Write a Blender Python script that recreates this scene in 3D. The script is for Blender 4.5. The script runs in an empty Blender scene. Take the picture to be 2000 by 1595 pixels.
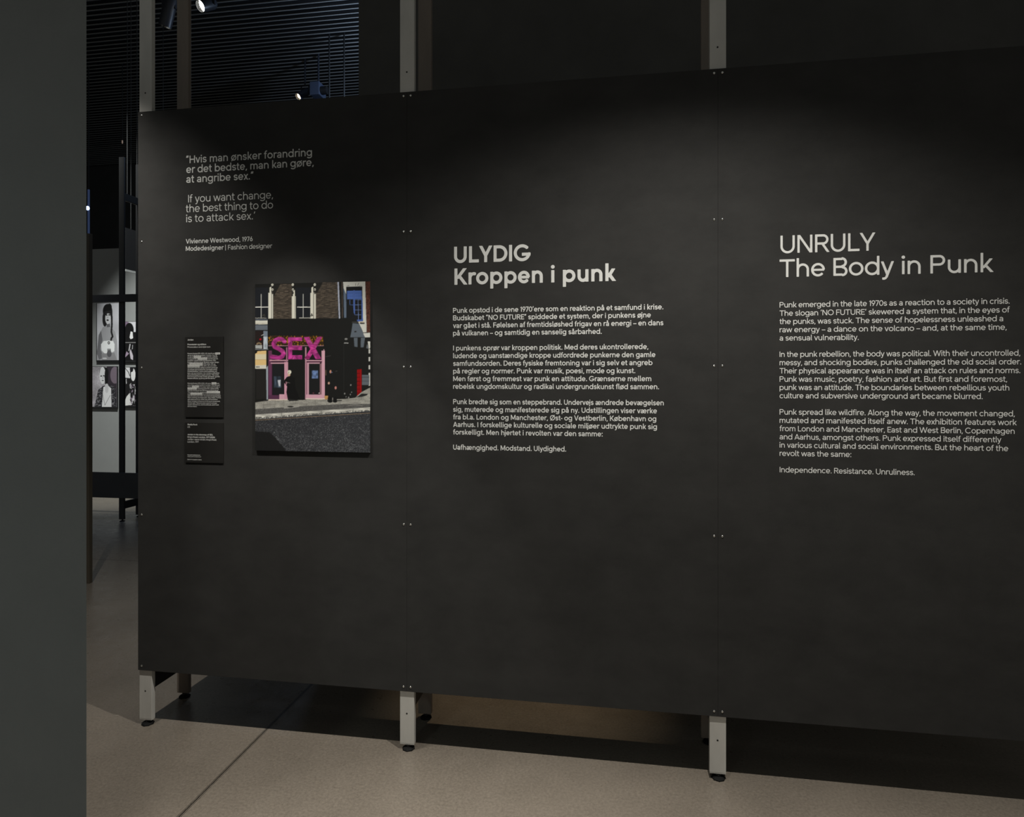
import bpy, bmesh, math, random
import numpy as np
from mathutils import Vector, Matrix

# ------------------------------------------------------------------ camera
F, YAW, CY, XC, YC, ZC = 1252.2458, 0.160465691, 743.4, 0.8399, -2.5077, 1.5055
CW, SW = math.cos(YAW), math.sin(YAW)
SC = bpy.context.scene
COL = SC.collection
cam_data = bpy.data.cameras.new('camera')
cam = bpy.data.objects.new('camera', cam_data)
COL.objects.link(cam)
cam.location = (XC, YC, ZC)
cam.rotation_euler = (math.pi / 2, 0, YAW)
cam_data.sensor_fit = 'HORIZONTAL'
cam_data.sensor_width = 36.0
cam_data.lens = 36.0 * F / 2000.0
cam_data.shift_y = (CY - 797.5) / 2000.0
cam_data.clip_start = 0.05
cam_data.clip_end = 100
SC.camera = cam

# ------------------------------------------------------------------ light
SC.view_settings.view_transform = 'Standard'
SC.view_settings.look = 'None'
SC.view_settings.exposure = 0.0
SC.view_settings.gamma = 1.0
SC.view_settings.use_curve_mapping = False
world = bpy.data.worlds.new('hall_ambient')
SC.world = world
world.use_nodes = True
bg = world.node_tree.nodes['Background']
bg.inputs[0].default_value = (0.97, 1.0, 0.96, 1)
bg.inputs[1].default_value = 0.125


def spot(name, loc, target, power, size_deg, blend=1.0, color=(1, 1, 1), radius=0.02):
    d = bpy.data.lights.new(name, 'SPOT')
    d.energy = power
    d.color = color
    d.spot_size = math.radians(size_deg)
    d.spot_blend = blend
    d.shadow_soft_size = radius
    o = bpy.data.objects.new(name, d)
    COL.objects.link(o)
    o.location = loc
    o.rotation_euler = (Vector(target) - Vector(loc)).to_track_quat('-Z', 'Y').to_euler()
    return o


# gallery spots hung in front of the text wall, out of the picture above
LZ, LY_ = 3.537, -0.8605
WARM = (1.0, 0.965, 0.90)
for lx, ax, ay, half, blend, inten in ((-1.26, -1.96, -0.90, 0.877, 0.595, 9.6), (-1.26, -2.2, 0.9, 0.46, 0.9, 7.0), (-0.83, -0.131, 0.114, 0.258, 0.357, 8.5),
                                       (0.72, 1.016, -3.07, 0.862, 0.392, 25.2), (1.20, 1.087, -2.80, 1.246, 0.533, 24.4)):
    spot('gallery_spot', (lx, LY_, LZ), (ax, ay, 0.0), inten * 4 * math.pi, math.degrees(2 * half), blend, WARM, 0.012)
# spots in the hall behind
spot('gallery_spot', (0.42, 1.55, 5.2), (0.40, 0.55, 0.0), 300, 17, 1.0, (1.0, 0.80, 0.55))
spot('gallery_spot', (-4.5, 2.9, 6.0), (-5.3, 5.0, 0.9), 1500, 31, 1.0, (0.96, 1.0, 0.97))
spot('gallery_spot', (-4.9, 2.2, 5.0), (-4.6, 3.6, 0.0), 60, 40, 1.0, (0.25, 0.45, 1.0))

# added cool fill behind the camera, no hung gallery spot; lifts the lower grey wall
spot('gallery_spot', (-1.6, -5.5, 3.6), (-1.1, -0.98, 0.3), 65, 50, 1.0, (0.86, 1.0, 1.0), 0.3)

# ------------------------------------------------------------------ helpers
FRONT = -1


def ray(u, v):
    a = (u - 1000) / F
    b = (CY - v) / F
    return Vector((CW * a - SW, SW * a + CW, b))


def at_y(u, v, y):
    """point of the plane y = const seen at a photo pixel"""
    r = ray(u, v)
    return Vector((XC, YC, ZC)) + r * ((y - YC) / r.y)


def at_z(u, v, z):
    r = ray(u, v)
    return Vector((XC, YC, ZC)) + r * ((z - ZC) / r.z)


def srgb(c):
    return tuple(((x / 255) / 12.92 if x / 255 <= 0.04045 else ((x / 255 + 0.055) / 1.055) ** 2.4) for x in c)


def material(name, color, rough=0.5, metal=0.0, spec=0.5, noise=None, bump=None, emit=None):
    m = bpy.data.materials.new(name)
    m.use_nodes = True
    nt = m.node_tree
    b = nt.nodes['Principled BSDF']
    b.inputs['Base Color'].default_value = (*color, 1)
    b.inputs['Roughness'].default_value = rough
    b.inputs['Metallic'].default_value = metal
    b.inputs['Specular IOR Level'].default_value = spec
    if noise or bump:
        tc = nt.nodes.new('ShaderNodeTexCoord')
    if noise:
        scale, amount, stretch = noise
        mp = nt.nodes.new('ShaderNodeMapping')
        mp.inputs['Scale'].default_value = stretch
        nz = nt.nodes.new('ShaderNodeTexNoise')
        nz.inputs['Scale'].default_value = scale
        nz.inputs['Detail'].default_value = 6
        nz.inputs['Roughness'].default_value = 0.65
        rp = nt.nodes.new('ShaderNodeMapRange')
        rp.inputs['From Min'].default_value = 0.3
        rp.inputs['From Max'].default_value = 0.7
        rp.inputs['To Min'].default_value = 1 - amount
        rp.inputs['To Max'].default_value = 1 + amount
        mx = nt.nodes.new('ShaderNodeVectorMath')
        mx.operation = 'SCALE'
        mx.inputs[0].default_value = color
        nt.links.new(tc.outputs['Object'], mp.inputs[0])
        nt.links.new(mp.outputs[0], nz.inputs['Vector'])
        nt.links.new(nz.outputs[0], rp.inputs[0])
        nt.links.new(rp.outputs[0], mx.inputs['Scale'])
        nt.links.new(mx.outputs[0], b.inputs['Base Color'])
    if bump:
        scale, strength, dist = bump
        nz2 = nt.nodes.new('ShaderNodeTexNoise')
        nz2.inputs['Scale'].default_value = scale
        nz2.inputs['Detail'].default_value = 4
        bp = nt.nodes.new('ShaderNodeBump')
        bp.inputs['Strength'].default_value = strength
        bp.inputs['Distance'].default_value = dist
        nt.links.new(tc.outputs['Object'], nz2.inputs['Vector'])
        nt.links.new(nz2.outputs[0], bp.inputs['Height'])
        nt.links.new(bp.outputs[0], b.inputs['Normal'])
    if emit:
        b.inputs['Emission Color'].default_value = (*emit[0], 1)
        b.inputs['Emission Strength'].default_value = emit[1]
    return m


M = {}
M['panel'] = material('black_painted_board', (0.0270, 0.0263, 0.0247), 0.8, spec=0.36,
                      noise=(5, 0.22, (1, 1, 1.6)), bump=(420, 0.25, 0.0006))
M['vinyl'] = material('white_vinyl', (0.80, 0.80, 0.77), 0.5, spec=0.3)
M['ink'] = material('grey_ink', (0.22, 0.22, 0.20), 0.6, spec=0.2)
M['steel'] = material('brushed_galvanised_steel', (0.56, 0.545, 0.505), 0.5, metal=0.15,
                      noise=(9, 0.10, (1, 1, 0.35)))
M['screw'] = material('zinc_screw', (0.75, 0.74, 0.70), 0.22, metal=1.0)
M['hole'] = material('drill_hole', (0.01, 0.01, 0.01), 0.8)
M['rubber'] = material('black_rubber', (0.007, 0.007, 0.007), 0.75, spec=0.15)
M['black'] = material('black_metal', (0.02, 0.02, 0.021), 0.45, spec=0.35)
M['wall'] = material('dark_grey_paint', (0.20, 0.213, 0.21), 0.75, spec=0.25,
                     noise=(3, 0.05, (1, 1, 1)), bump=(150, 0.6, 0.002))
M['wall_black'] = material('black_wall_paint', (0.07, 0.068, 0.063), 0.8, spec=0.2, noise=(2, 0.15, (1, 1, 1)))
M['wall_grey'] = material('pale_grey_wall_paint', (0.33, 0.335, 0.33), 0.8, spec=0.2, noise=(3, 0.04, (1, 1, 1)))
M['slat'] = material('anodised_slat', (0.45, 0.45, 0.43), 0.35, metal=0.35)
M['board'] = material('black_label_board', (0.019, 0.018, 0.0165), 0.55, spec=0.3, noise=(8, 0.15, (1, 1, 1)))
M['alu'] = material('aluminium_sheet_edge', (0.03, 0.03, 0.03), 0.5)
M['lamp_body'] = material('dark_lamp_housing', (0.03, 0.034, 0.045), 0.4)
M['reflector'] = material('polished_reflector', (0.9, 0.9, 0.88), 0.15, metal=1.0)
M['lamp_white'] = material('lit_lens', (1, 1, 1), 0.4, emit=((1.0, 0.98, 0.93), 14))
M['lamp_warm'] = material('lit_warm_lens', (1, 1, 1), 0.4, emit=((1.0, 0.80, 0.56), 9))
M['lamp_blue'] = material('lit_blue_lens', (1, 1, 1), 0.4, emit=((0.45, 0.62, 1.0), 3))
M['lamp_amber'] = material('lit_amber_lens', (1, 1, 1), 0.4, emit=((1.0, 0.6, 0.35), 0.12))
M['tube_blue'] = material('dim_blue_tube', (0.05, 0.06, 0.1), 0.3, emit=((0.2, 0.33, 0.8), 0.07))
M['rear_post'] = material('brown_stained_timber', (0.20, 0.165, 0.135), 0.6, noise=(8, 0.2, (1, 1, 0.15)))
M['blue_body'] = material('blue_grey_housing', (0.07, 0.09, 0.14), 0.4)
M['pale_rail'] = material('pale_metal_rail', (0.6, 0.6, 0.57), 0.4)
M['cable'] = material('black_cable', (0.01, 0.01, 0.01), 0.6)
M['brown_post'] = material('brown_timber', (0.07, 0.058, 0.04), 0.6, noise=(10, 0.15, (1, 1, 0.2)))

m = bpy.data.materials.new('photographic_print')
m.use_nodes = True
_b = m.node_tree.nodes['Principled BSDF']
_b.inputs['Roughness'].default_value = 0.45
_b.inputs['Specular IOR Level'].default_value = 0.25
_a = m.node_tree.nodes.new('ShaderNodeVertexColor')
_a.layer_name = 'Print'
m.node_tree.links.new(_a.outputs[0], _b.inputs['Base Color'])
M['print'] = m


def floor_material():
    m = bpy.data.materials.new('polished_concrete')
    m.use_nodes = True
    nt = m.node_tree
    N = nt.nodes.new
    L = nt.links.new
    b = nt.nodes['Principled BSDF']
    tc = N('ShaderNodeTexCoord')

    def noise(scale, detail, rough, stretch=(1, 1, 1)):
        mp = N('ShaderNodeMapping')
        mp.inputs['Scale'].default_value = stretch
        n = N('ShaderNodeTexNoise')
        n.inputs['Scale'].default_value = scale
        n.inputs['Detail'].default_value = detail
        n.inputs['Roughness'].default_value = rough
        L(tc.outputs['Object'], mp.inputs[0])
        L(mp.outputs[0], n.inputs['Vector'])
        return n.outputs[0]

    def mrange(src, a, c, d, e):
        r = N('ShaderNodeMapRange')
        for i, v in enumerate((a, c, d, e)):
            r.inputs[1 + i].default_value = v
        L(src, r.inputs[0])
        return r.outputs[0]

    def math_(op, a, c=None):
        n = N('ShaderNodeMath')
        n.operation = op
        for i, v in enumerate((a, c)):
            if v is None:
                continue
            if isinstance(v, (int, float)):
                n.inputs[i].default_value = v
            else:
                L(v, n.inputs[i])
        return n.outputs[0]
    cloud = mrange(noise(1.7, 5, 0.6), 0.3, 0.7, 0.86, 1.14)
    fine = mrange(noise(95, 3, 0.75), 0.3, 0.7, 0.78, 1.22)
    speck = mrange(noise(260, 1, 0.5), 0.68, 0.74, 0.0, 0.5)
    dots = mrange(noise(120, 1, 0.5, (1, 1, 1)), 0.24, 0.30, 0.72, 1.0)
    val = math_('MULTIPLY', math_('MULTIPLY', cloud, fine), dots)
    val = math_('ADD', val, speck)
    # expansion joints: one running towards the wall, one across the hall
    sep = N('ShaderNodeSeparateXYZ')
    L(tc.outputs['Object'], sep.inputs[0])
    wob = mrange(noise(40, 3, 0.6), 0.0, 1.0, -0.002, 0.002)

    def joint(sock, pos):
        d = math_('ABSOLUTE', math_('ADD', math_('SUBTRACT', sock, pos), wob))
        core = mrange(d, 0.0016, 0.0032, 1.0, 0.0)
        d2 = math_('ABSOLUTE', math_('SUBTRACT', d, 0.0062))
        lips = mrange(d2, 0.0008, 0.0020, 0.75, 0.0)
        return math_('MAXIMUM', core, lips)
    j = math_('MAXIMUM', joint(sep.outputs[0], -0.65), joint(sep.outputs[1], 2.28))
    keep = math_('SUBTRACT', 1.0, math_('MULTIPLY', j, 0.95))
    val = math_('MULTIPLY', val, keep)
    sc = N('ShaderNodeVectorMath')
    sc.operation = 'SCALE'
    sc.inputs[0].default_value = (0.158, 0.135, 0.109)
    L(val, sc.inputs['Scale'])
    L(sc.outputs[0], b.inputs['Base Color'])
    L(mrange(noise(14, 5, 0.7), 0.3, 0.7, 0.24, 0.42), b.inputs['Roughness'])
    b.inputs['Specular IOR Level'].default_value = 0.45
    bp = N('ShaderNodeBump')
    bp.inputs['Strength'].default_value = 0.25
    bp.inputs['Distance'].default_value = 0.0008
    L(noise(130, 3, 0.7), bp.inputs['Height'])
    L(bp.outputs[0], b.inputs['Normal'])
    return m


M['floor'] = floor_material()


class MB:
    def __init__(self):
        self.bm = bmesh.new()

    def box(self, lo, hi, bevel=0.0):
        r = bmesh.ops.create_cube(self.bm, size=1.0)
        vs = r['verts']
        for v in vs:
            v.co = Vector([lo[i] + (v.co[i] + 0.5) * (hi[i] - lo[i]) for i in range(3)])
        if bevel:
            es = list({e for v in vs for e in v.link_edges})
            bmesh.ops.bevel(self.bm, geom=es, offset=bevel, segments=2, affect='EDGES', profile=0.5)
        return self

    def cyl(self, p0, p1, r0, r1=None, seg=24, caps=True):
        p0, p1 = Vector(p0), Vector(p1)
        r1 = r0 if r1 is None else r1
        d = p1 - p0
        mat = Matrix.Translation((p0 + p1) / 2) @ d.to_track_quat('Z', 'Y').to_matrix().to_4x4()
        bmesh.ops.create_cone(self.bm, cap_ends=caps, segments=seg, radius1=r0, radius2=r1, depth=d.length, matrix=mat)
        return self

    def lathe(self, prof, origin, axis, seg=28):
        """prof: (radius, distance along axis)"""
        q = Vector(axis).to_track_quat('Z', 'Y').to_matrix()
        o = Vector(origin)
        rings = []
        for r, t in prof:
            rings.append([self.bm.verts.new(o + q @ Vector((r * math.cos(2 * math.pi * k / seg), r * math.sin(2 * math.pi * k / seg), t)))
                          for k in range(seg)])
        for a, c in zip(rings, rings[1:]):
            for k in range(seg):
                self.bm.faces.new((a[k], a[(k + 1) % seg], c[(k + 1) % seg], c[k]))
        return self

    def dome(self, c, r, axis, h):
        self.lathe([(r * math.cos(a), h * math.sin(a)) for a in [i * math.pi / 2 / 5 for i in range(5)]] + [(0.0003, h)], c, axis, 14)
        return self

    def build(self, name, mat, parent=None, smooth=False):
        me = bpy.data.meshes.new(name)
        bmesh.ops.recalc_face_normals(self.bm, faces=self.bm.faces)
        self.bm.to_mesh(me)
        self.bm.free()
        me.materials.append(mat)
        if smooth:
            for p in me.polygons:
                p.use_smooth = True
            me.set_sharp_from_angle(angle=math.radians(35))
        return link(name, me, parent)


def link(name, me, parent=None):
    o = bpy.data.objects.new(name, me)
    COL.objects.link(o)
    if parent is not None:
        o.parent = parent
        # meshes are written in world coordinates; keep them there
        o.matrix_parent_inverse = Matrix.Translation(world_loc(parent)).inverted()
    return o


def world_loc(o):
    return WL.get(o.name, Vector((0, 0, 0)))


WL = {}


def thing(name, label, cat, loc=(0, 0, 0), group=None):
    o = bpy.data.objects.new(name, None)
    COL.objects.link(o)
    o.location = loc
    o.empty_display_size = 0.1
    WL[o.name] = Vector(loc)
    return tag(o, label, cat, group)


def tag(o, label, cat, group=None):
    o['label'] = label
    o['category'] = cat
    if group:
        o['group'] = group
    return o


def struct(o):
    o['kind'] = 'structure'
    return o


# ------------------------------------------------------------------ setting
struct(MB().box((-14, -9, -0.1), (9, 11, 0)).build('floor', M['floor']))
_e = at_y(168.8, 800, -0.98)
WX = _e.x
mb = MB()
_f = [mb.bm.verts.new((x, y, z)) for z in (0, 3.0) for x, y in ((WX, -0.98), (WX - 0.14, -0.885), (-4.5, -0.885), (-4.5, -0.98))]
for q in ((0, 1, 2, 3), (4, 5, 6, 7), (0, 1, 5, 4), (1, 2, 6, 5), (2, 3, 7, 6), (3, 0, 4, 7)):
    mb.bm.faces.new([_f[k] for k in q])
struct(mb.build('wall_left', M['wall']))
_k = at_y(700.5, 100, 2.2)
struct(MB().box((_k.x, 2.2, 0), (6.5, 2.35, 6.6)).build('wall_back', M['wall_black']))
struct(MB().box((-9.5, 5.0, 0), (-4.2, 5.15, 3.25)).build('wall_display', M['wall_grey']))
struct(MB().box((-14, 10.8, 0), (9, 11, 8)).build('wall_far', M['wall_black']))
struct(MB().box((-14, 0.6, 0), (-13.8, 10.8, 8)).build('wall_side', M['wall_black']))
mb = MB()
CEIL = 6.5
k = 0
y = 4.2
while y < 10.6:
    k += 1
    mb.box((-13.7, y, CEIL), (3.0, y + 0.015, CEIL + 0.009))
    y += 0.103
mb.box((-13.7, 2.4, CEIL + 0.5), (6.5, 10.8, CEIL + 0.55))
mb.box((-13.7, 0.8, CEIL + 0.5), (_k.x, 2.4, CEIL + 0.55))  # slab carried forward out of view to cut ambient on the passage floor
struct(mb.build('ceiling', M['slat']))
for o in [COL.objects['ceiling']]:
    o.data.materials.append(M['black'])
    for p in o.data.polygons:
        if p.center.z > CEIL + 0.4:
            p.material_index = 1

# ------------------------------------------------------------------ lettering
# a drawn geometric sans: every glyph is a set of strokes (cap height 1, stroke w),
# filled as one flat outline so the weight can follow the sign
XH, AS, DS = 0.735, 1.05, -0.28


def seg_box(P, a, b, w):
    (x1, y1), (x2, y2) = a, b
    d = math.hypot(x2 - x1, y2 - y1) + 1e-9
    ux, uy = (x2 - x1) / d, (y2 - y1) / d
    px, py = P[0] - (x1 + x2) / 2, P[1] - (y1 + y2) / 2
    return np.maximum(np.abs(px * ux + py * uy) - d / 2, np.abs(px * uy - py * ux) - w / 2)


def glyph(ch, w):
    """advance without bearings, primitives, left and right bearing class"""
    h = w / 2
    R = []
    def box(x0, y0, x1, y1): R.append(('b', x0, y0, x1, y1))
    def arc(cx, cy, rx, ry, a0, a1, ww=None):
        n = max(6, int(abs(a1 - a0) / 9))
        R.append(('s', [(cx + rx * math.cos(math.radians(a0 + (a1 - a0) * i / n)), cy + ry * math.sin(math.radians(a0 + (a1 - a0) * i / n))) for i in range(n + 1)], ww or w))
    def ring(cx, cy, rx, ry, ww=None): arc(cx, cy, rx, ry, 0, 360, ww)
    def dot(x, y, r): R.append(('d', x, y, r))
    def diag(x0, y0, x1, y1, ww=None):
        k = (ww or w) / 2 * math.sqrt(1 + ((x1 - x0) / (y1 - y0)) ** 2)
        R.append(('p', [(x0 - k, y0), (x0 + k, y0), (x1 + k, y1), (x1 - k, y1)]))
    def kx(dx, dy): return h * math.sqrt(1 + (dx / dy) ** 2)
    def sshape(W, H):
        ry = (H - w + 0.02) / 4
        arc(W / 2, H + 0.01 - h - ry, W / 2 - h - 0.01, ry, 25, 270)
        arc(W / 2, h - 0.01 + ry, W / 2 - h, ry, 90, -155)
    X = XH
    o = 0.012
    L, Rr = 'i', 'i'
    W = 0.7
    if ch in 'oø':
        W = 0.76; L = Rr = 'o'
        ring(W / 2, X / 2, W / 2 - h, X / 2 + o - h)
        if ch == 'ø': diag(0.06, -0.07, W - 0.06, X + 0.07, w * 0.8)
    elif ch in 'aå':
        W = 0.62; L = 'o'
        box(W - w, 0, W, X - 0.27)
        arc(W / 2, X - 0.27, W / 2 - h, 0.27 + o - h, 152, 0)
        ring(W / 2 - 0.005, 0.215, W / 2 - h, 0.225 - h)
        if ch == 'å': ring(W / 2, X + 0.19, 0.105, 0.105, w * 0.72)
    elif ch == 'æ':
        W = 1.18; L = Rr = 'o'; m_ = 0.56
        arc(0.29, X - 0.27, 0.29 - h, 0.27 + o - h, 152, 0)
        box(m_ - w / 2 - 0.02, 0.1, m_ + w / 2 - 0.02, X - 0.2)
        ring(0.29, 0.215, 0.29 - h, 0.225 - h)
        cx = W - 0.36
        arc(cx, X / 2, 0.36 - h, X / 2 + o - h, 0, 318); box(cx - 0.33, X / 2 - h * 0.95, W - h * 0.6, X / 2 + h * 0.85)
    elif ch in 'bp':
        W = 0.75; Rr = 'o'
        box(0, 0 if ch == 'b' else DS, w, AS if ch == 'b' else X)
        ring(W / 2, X / 2, W / 2 - h, X / 2 + o - h)
    elif ch in 'dqg':
        W = 0.75; L = 'o'
        box(W - w, {'d': 0, 'q': DS, 'g': -0.02}[ch], W, AS if ch == 'd' else X)
        if ch == 'g':
            ring(W / 2, X / 2 + 0.015, W / 2 - h, X / 2 - h)
            arc(W / 2, -0.02, W / 2 - h, 0.275 - h, 0, -148)
        else:
            ring(W / 2, X / 2, W / 2 - h, X / 2 + o - h)
    elif ch == 'c':
        W = 0.68; L = Rr = 'o'
        arc(0.37, X / 2, 0.37 - h, X / 2 + o - h, 42, 318)
    elif ch == 'e':
        W = 0.73; L = Rr = 'o'
        arc(W / 2, X / 2, W / 2 - h, X / 2 + o - h, 0, 320)
        box(h, X / 2 - h * 0.95, W - h * 0.6, X / 2 + h * 0.85)
    elif ch == 'f':
        W = 0.42; L = Rr = 't'; x = 0.11
        box(x, 0, x + w, AS - 0.24)
        arc(x + 0.24, AS - 0.24, 0.24 - h, 0.25 - h, 180, 72)
        box(0, X - w * 0.92, 0.38, X)
    elif ch in 'hn':
        W = 0.66
        box(0, 0, w, AS if ch == 'h' else X)
        arc(W / 2, X - 0.33, W / 2 - h, 0.33 + o - h, 180, 0); box(W - w, 0, W, X - 0.33)
    elif ch == 'm':
        W = 1.04; q = (W + w) / 2
        box(0, 0, w, X)
        for a in (0, q - w):
            arc(a + q / 2, X - 0.27, q / 2 - h, 0.27 + o - h, 180, 0); box(a + q - w, 0, a + q, X - 0.27)
    elif ch == 'u':
        W = 0.65
        box(W - w, 0, W, X)
        arc(W / 2, 0.32, W / 2 - h, 0.32 + o - h, 180, 360); box(0, 0.32, w, X)
    elif ch in 'ij':
        W = w
        if ch == 'i': box(0, 0, w, X)
        else:
            box(0, -0.05, w, X); arc(-0.16 + h, -0.05, 0.16, 0.235 - h, 0, -80); L = 't'
        dot(h, X + 0.20, max(0.09, w * 0.6))
    elif ch == 'k':
        W = 0.62; Rr = 'v'
        box(0, 0, w, AS)
        k = kx(0.4, 0.4)
        diag(w * 0.9, 0.22, W - k - 0.01, X); diag(0.26, 0.36, W - k + 0.03, 0)
    elif ch == 'l':
        W = 0.10 + w; Rr = 't'
        box(0, 0.14, w, AS); arc(0.15, 0.15, 0.15 - h, 0.15 - h, 180, 275); box(0.14, 0, 0.13 + w * 0.6, w)
    elif ch == 'r':
        W = 0.42; Rr = 't'
        box(0, 0, w, X)
        arc(0.33, X - 0.33, 0.33 - h, 0.33 + o - h, 180, 68)
    elif ch == 's':
        W = 0.58; L = Rr = 'o'; sshape(W, X)
    elif ch == 't':
        W = 0.44; L = Rr = 't'; x = 0.11
        box(x, 0.2, x + w, 0.95); box(0, X - w * 0.92, 0.42, X)
        arc(x + 0.22, 0.21, 0.22 - h, 0.22 - h, 180, 292)
    elif ch in 'vyVA':
        H = X if ch in 'vy' else 1.0
        W = 0.68 if ch in 'vy' else 0.9
        L = Rr = 'v'
        k = kx(W / 2, H)
        if ch == 'A':
            diag(k, 0, W / 2, H); diag(W - k, 0, W / 2, H)
            box(W * 0.22, 0.22, W * 0.78, 0.22 + w * 0.95)
        else:
            diag(k, H, W / 2, 0)
            if ch == 'y':
                s_ = (W / 2 - k) / H
                diag(W - k, H, W / 2 + s_ * (DS + 0.10), DS + 0.10)
                x = W / 2 + s_ * (DS + 0.10)
                R.append(('s', [(x + 0.01, DS + 0.11), (x - 0.03, DS + h + 0.03), (x - 0.09, DS + h), (x - 0.20, DS + h)], w))
            else:
                diag(W - k, H, W / 2, 0)
    elif ch in 'wW':
        H = X if ch == 'w' else 1.0
        W = 1.06 if ch == 'w' else 1.36
        L = Rr = 'v'; k = kx(W / 4, H)
        a = (W - 2 * k) / 4
        diag(k, H, k + a, 0); diag(k + a, 0, W / 2, H); diag(W / 2, H, W - k - a, 0); diag(W - k - a, 0, W - k, H)
    elif ch in 'xX':
        H = X if ch == 'x' else 1.0
        W = 0.64 if ch == 'x' else 0.86
        L = Rr = 'v'; k = kx(W * 0.7, H)
        diag(k, 0, W - k, H); diag(W - k, 0, k, H)
    elif ch in 'z':
        W = 0.58; L = Rr = 't'
        box(0, X - w, W, X); box(0, 0, W, w); diag(0.1, w * 0.5, W - 0.1, X - w * 0.5)
    elif ch in 'BPRDEFTLHI':
        if ch == 'I': W = w; box(0, 0, w, 1)
        else:
            if ch != 'T': box(0, 0, w, 1)
        if ch == 'B':
            W = 0.74; Rr = 'o'
            box(h, 1 - w, 0.46, 1); box(h, 0.5 - h, 0.46, 0.5 + h); box(h, 0, 0.48, w)
            arc(0.44, 0.75 , 0.26 - h + 0.01, 0.25 - h + h / 2, 90, -90); arc(0.46, 0.25, 0.28 - h, 0.25 - h + h / 2, 90, -90)
        elif ch in 'PR':
            W = 0.76 if ch == 'P' else 0.80; Rr = 'o' if ch == 'P' else 'v'
            y = 0.42
            box(h, 1 - w, 0.46, 1); box(h, y, 0.46, y + w)
            arc(0.45, (1 + y) / 2, 0.29 - h, (1 - y) / 2 - h, 90, -90)
            if ch == 'R': diag(0.40, y + h, W - kx(0.3, 0.45), 0)
        elif ch == 'D':
            W = 0.86; Rr = 'o'
            box(h, 1 - w, 0.38, 1); box(h, 0, 0.38, w); arc(0.36, 0.5, 0.50 - h, 0.5 - h, 90, -90)
        elif ch in 'EF':
            W = 0.64; Rr = 't'
            box(0, 1 - w, W, 1); box(0, 0.5 - h, W - 0.06, 0.5 + h)
            if ch == 'E': box(0, 0, W, w)
        elif ch == 'T':
            W = 0.82; L = Rr = 't'
            box(W / 2 - h, 0, W / 2 + h, 1); box(0, 1 - w, W, 1)
        elif ch == 'L':
            W = 0.62; Rr = 't'; box(0, 0, W, w)
        elif ch == 'H':
            W = 0.80; box(W - w, 0, W, 1); box(0, 0.5 - h, W, 0.5 + h)
    elif ch == 'K':
        W = 0.80; Rr = 'v'; box(0, 0, w, 1)
        k = kx(0.5, 0.6)
        diag(w * 0.85, 0.36, W - k - 0.02, 1); diag(0.30, 0.54, W - k + 0.03, 0)
    elif ch == 'N':
        W = 0.83; box(0, 0, w, 1); box(W - w, 0, W, 1)
        k = kx(W - w, 1)
        diag(k, 1, W - k, 0)
    elif ch == 'M':
        W = 0.98; box(0, 0, w, 1); box(W - w, 0, W, 1)
        k = kx(W / 2, 0.9)
        diag(k, 1, W / 2, 0.12); diag(W - k, 1, W / 2, 0.12)
    elif ch == 'U':
        W = 0.80; box(0, 0.38, w, 1); box(W - w, 0.38, W, 1); arc(W / 2, 0.385, W / 2 - h, 0.385 + o - h, 180, 360)
    elif ch == 'J':
        W = 0.52; L = 't'; box(W - w, 0.27, W, 1); arc(W / 2, 0.27, W / 2 - h, 0.27 + o - h, 0, -165)
    elif ch == 'Y':
        W = 0.86; L = Rr = 'v'; k = kx(0.4, 0.55)
        box(W / 2 - h, 0, W / 2 + h, 0.48); diag(k, 1, W / 2, 0.40); diag(W - k, 1, W / 2, 0.40)
    elif ch in 'OØQ':
        W = 1.04; L = Rr = 'o'
        ring(W / 2, 0.5, W / 2 - h, 0.5 + o - h)
        if ch == 'Ø': diag(0.12, -0.06, W - 0.12, 1.06, w * 0.8)
    elif ch in 'CG':
        W = 0.98 if ch == 'C' else 1.02; L = Rr = 'o'
        arc(0.52, 0.5, 0.52 - h, 0.5 + o - h, 40, 320 if ch == 'C' else 358)
        if ch == 'G': box(0.50, 0.5 - w, 1.03, 0.5); 
    elif ch == 'S':
        W = 0.70; L = Rr = 'o'; sshape(W, 1.0)
    elif ch == '0':
        W = 0.72; L = Rr = 'o'; ring(W / 2, 0.5, W / 2 - h, 0.5 + o - h)
    elif ch == '1':
        W = 0.26 + w * 0.5; L = 't'; box(W - w, 0, W, 1); diag(h + 0.01, 0.78, W - h, 1 - w * 0.3)
    elif ch == '2':
        W = 0.62; L = Rr = 'o'; arc(W / 2, 0.70, W / 2 - h, 0.31 - h, 165, -20); diag(W - h - 0.07, 0.62, 0.10, w * 0.6); box(0, 0, W, w)
    elif ch == '3':
        W = 0.62; L = Rr = 'o'; arc(0.3, 0.74, 0.27 - h, 0.265 - h, 150, -90); arc(0.3, 0.27, 0.31 - h, 0.28 - h, 90, -155)
    elif ch == '4':
        W = 0.70; L = Rr = 't'; box(0.46, 0, 0.46 + w, 1); box(0, 0.22, W, 0.22 + w); diag(h, 0.24, 0.46, 0.97)
    elif ch == '5':
        W = 0.62; L = Rr = 'o'; box(0.08, 1 - w, 0.56, 1); box(0.08, 0.5, 0.08 + w, 1); arc(0.30, 0.31, 0.31 - h, 0.32 - h, 128, -150)
    elif ch in '69':
        W = 0.66; L = Rr = 'o'
        if ch == '6':
            ring(W / 2, 0.32, W / 2 - h, 0.33 - h); diag(h + 0.06, 0.44, 0.42, 1)
        else:
            ring(W / 2, 0.68, W / 2 - h, 0.33 - h); diag(W - h - 0.06, 0.56, W - 0.42, 0)
    elif ch == '7':
        W = 0.60; L = Rr = 't'; box(0, 1 - w, W, 1); diag(W - h - 0.02, 1 - w, 0.18, 0)
    elif ch == '8':
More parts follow.
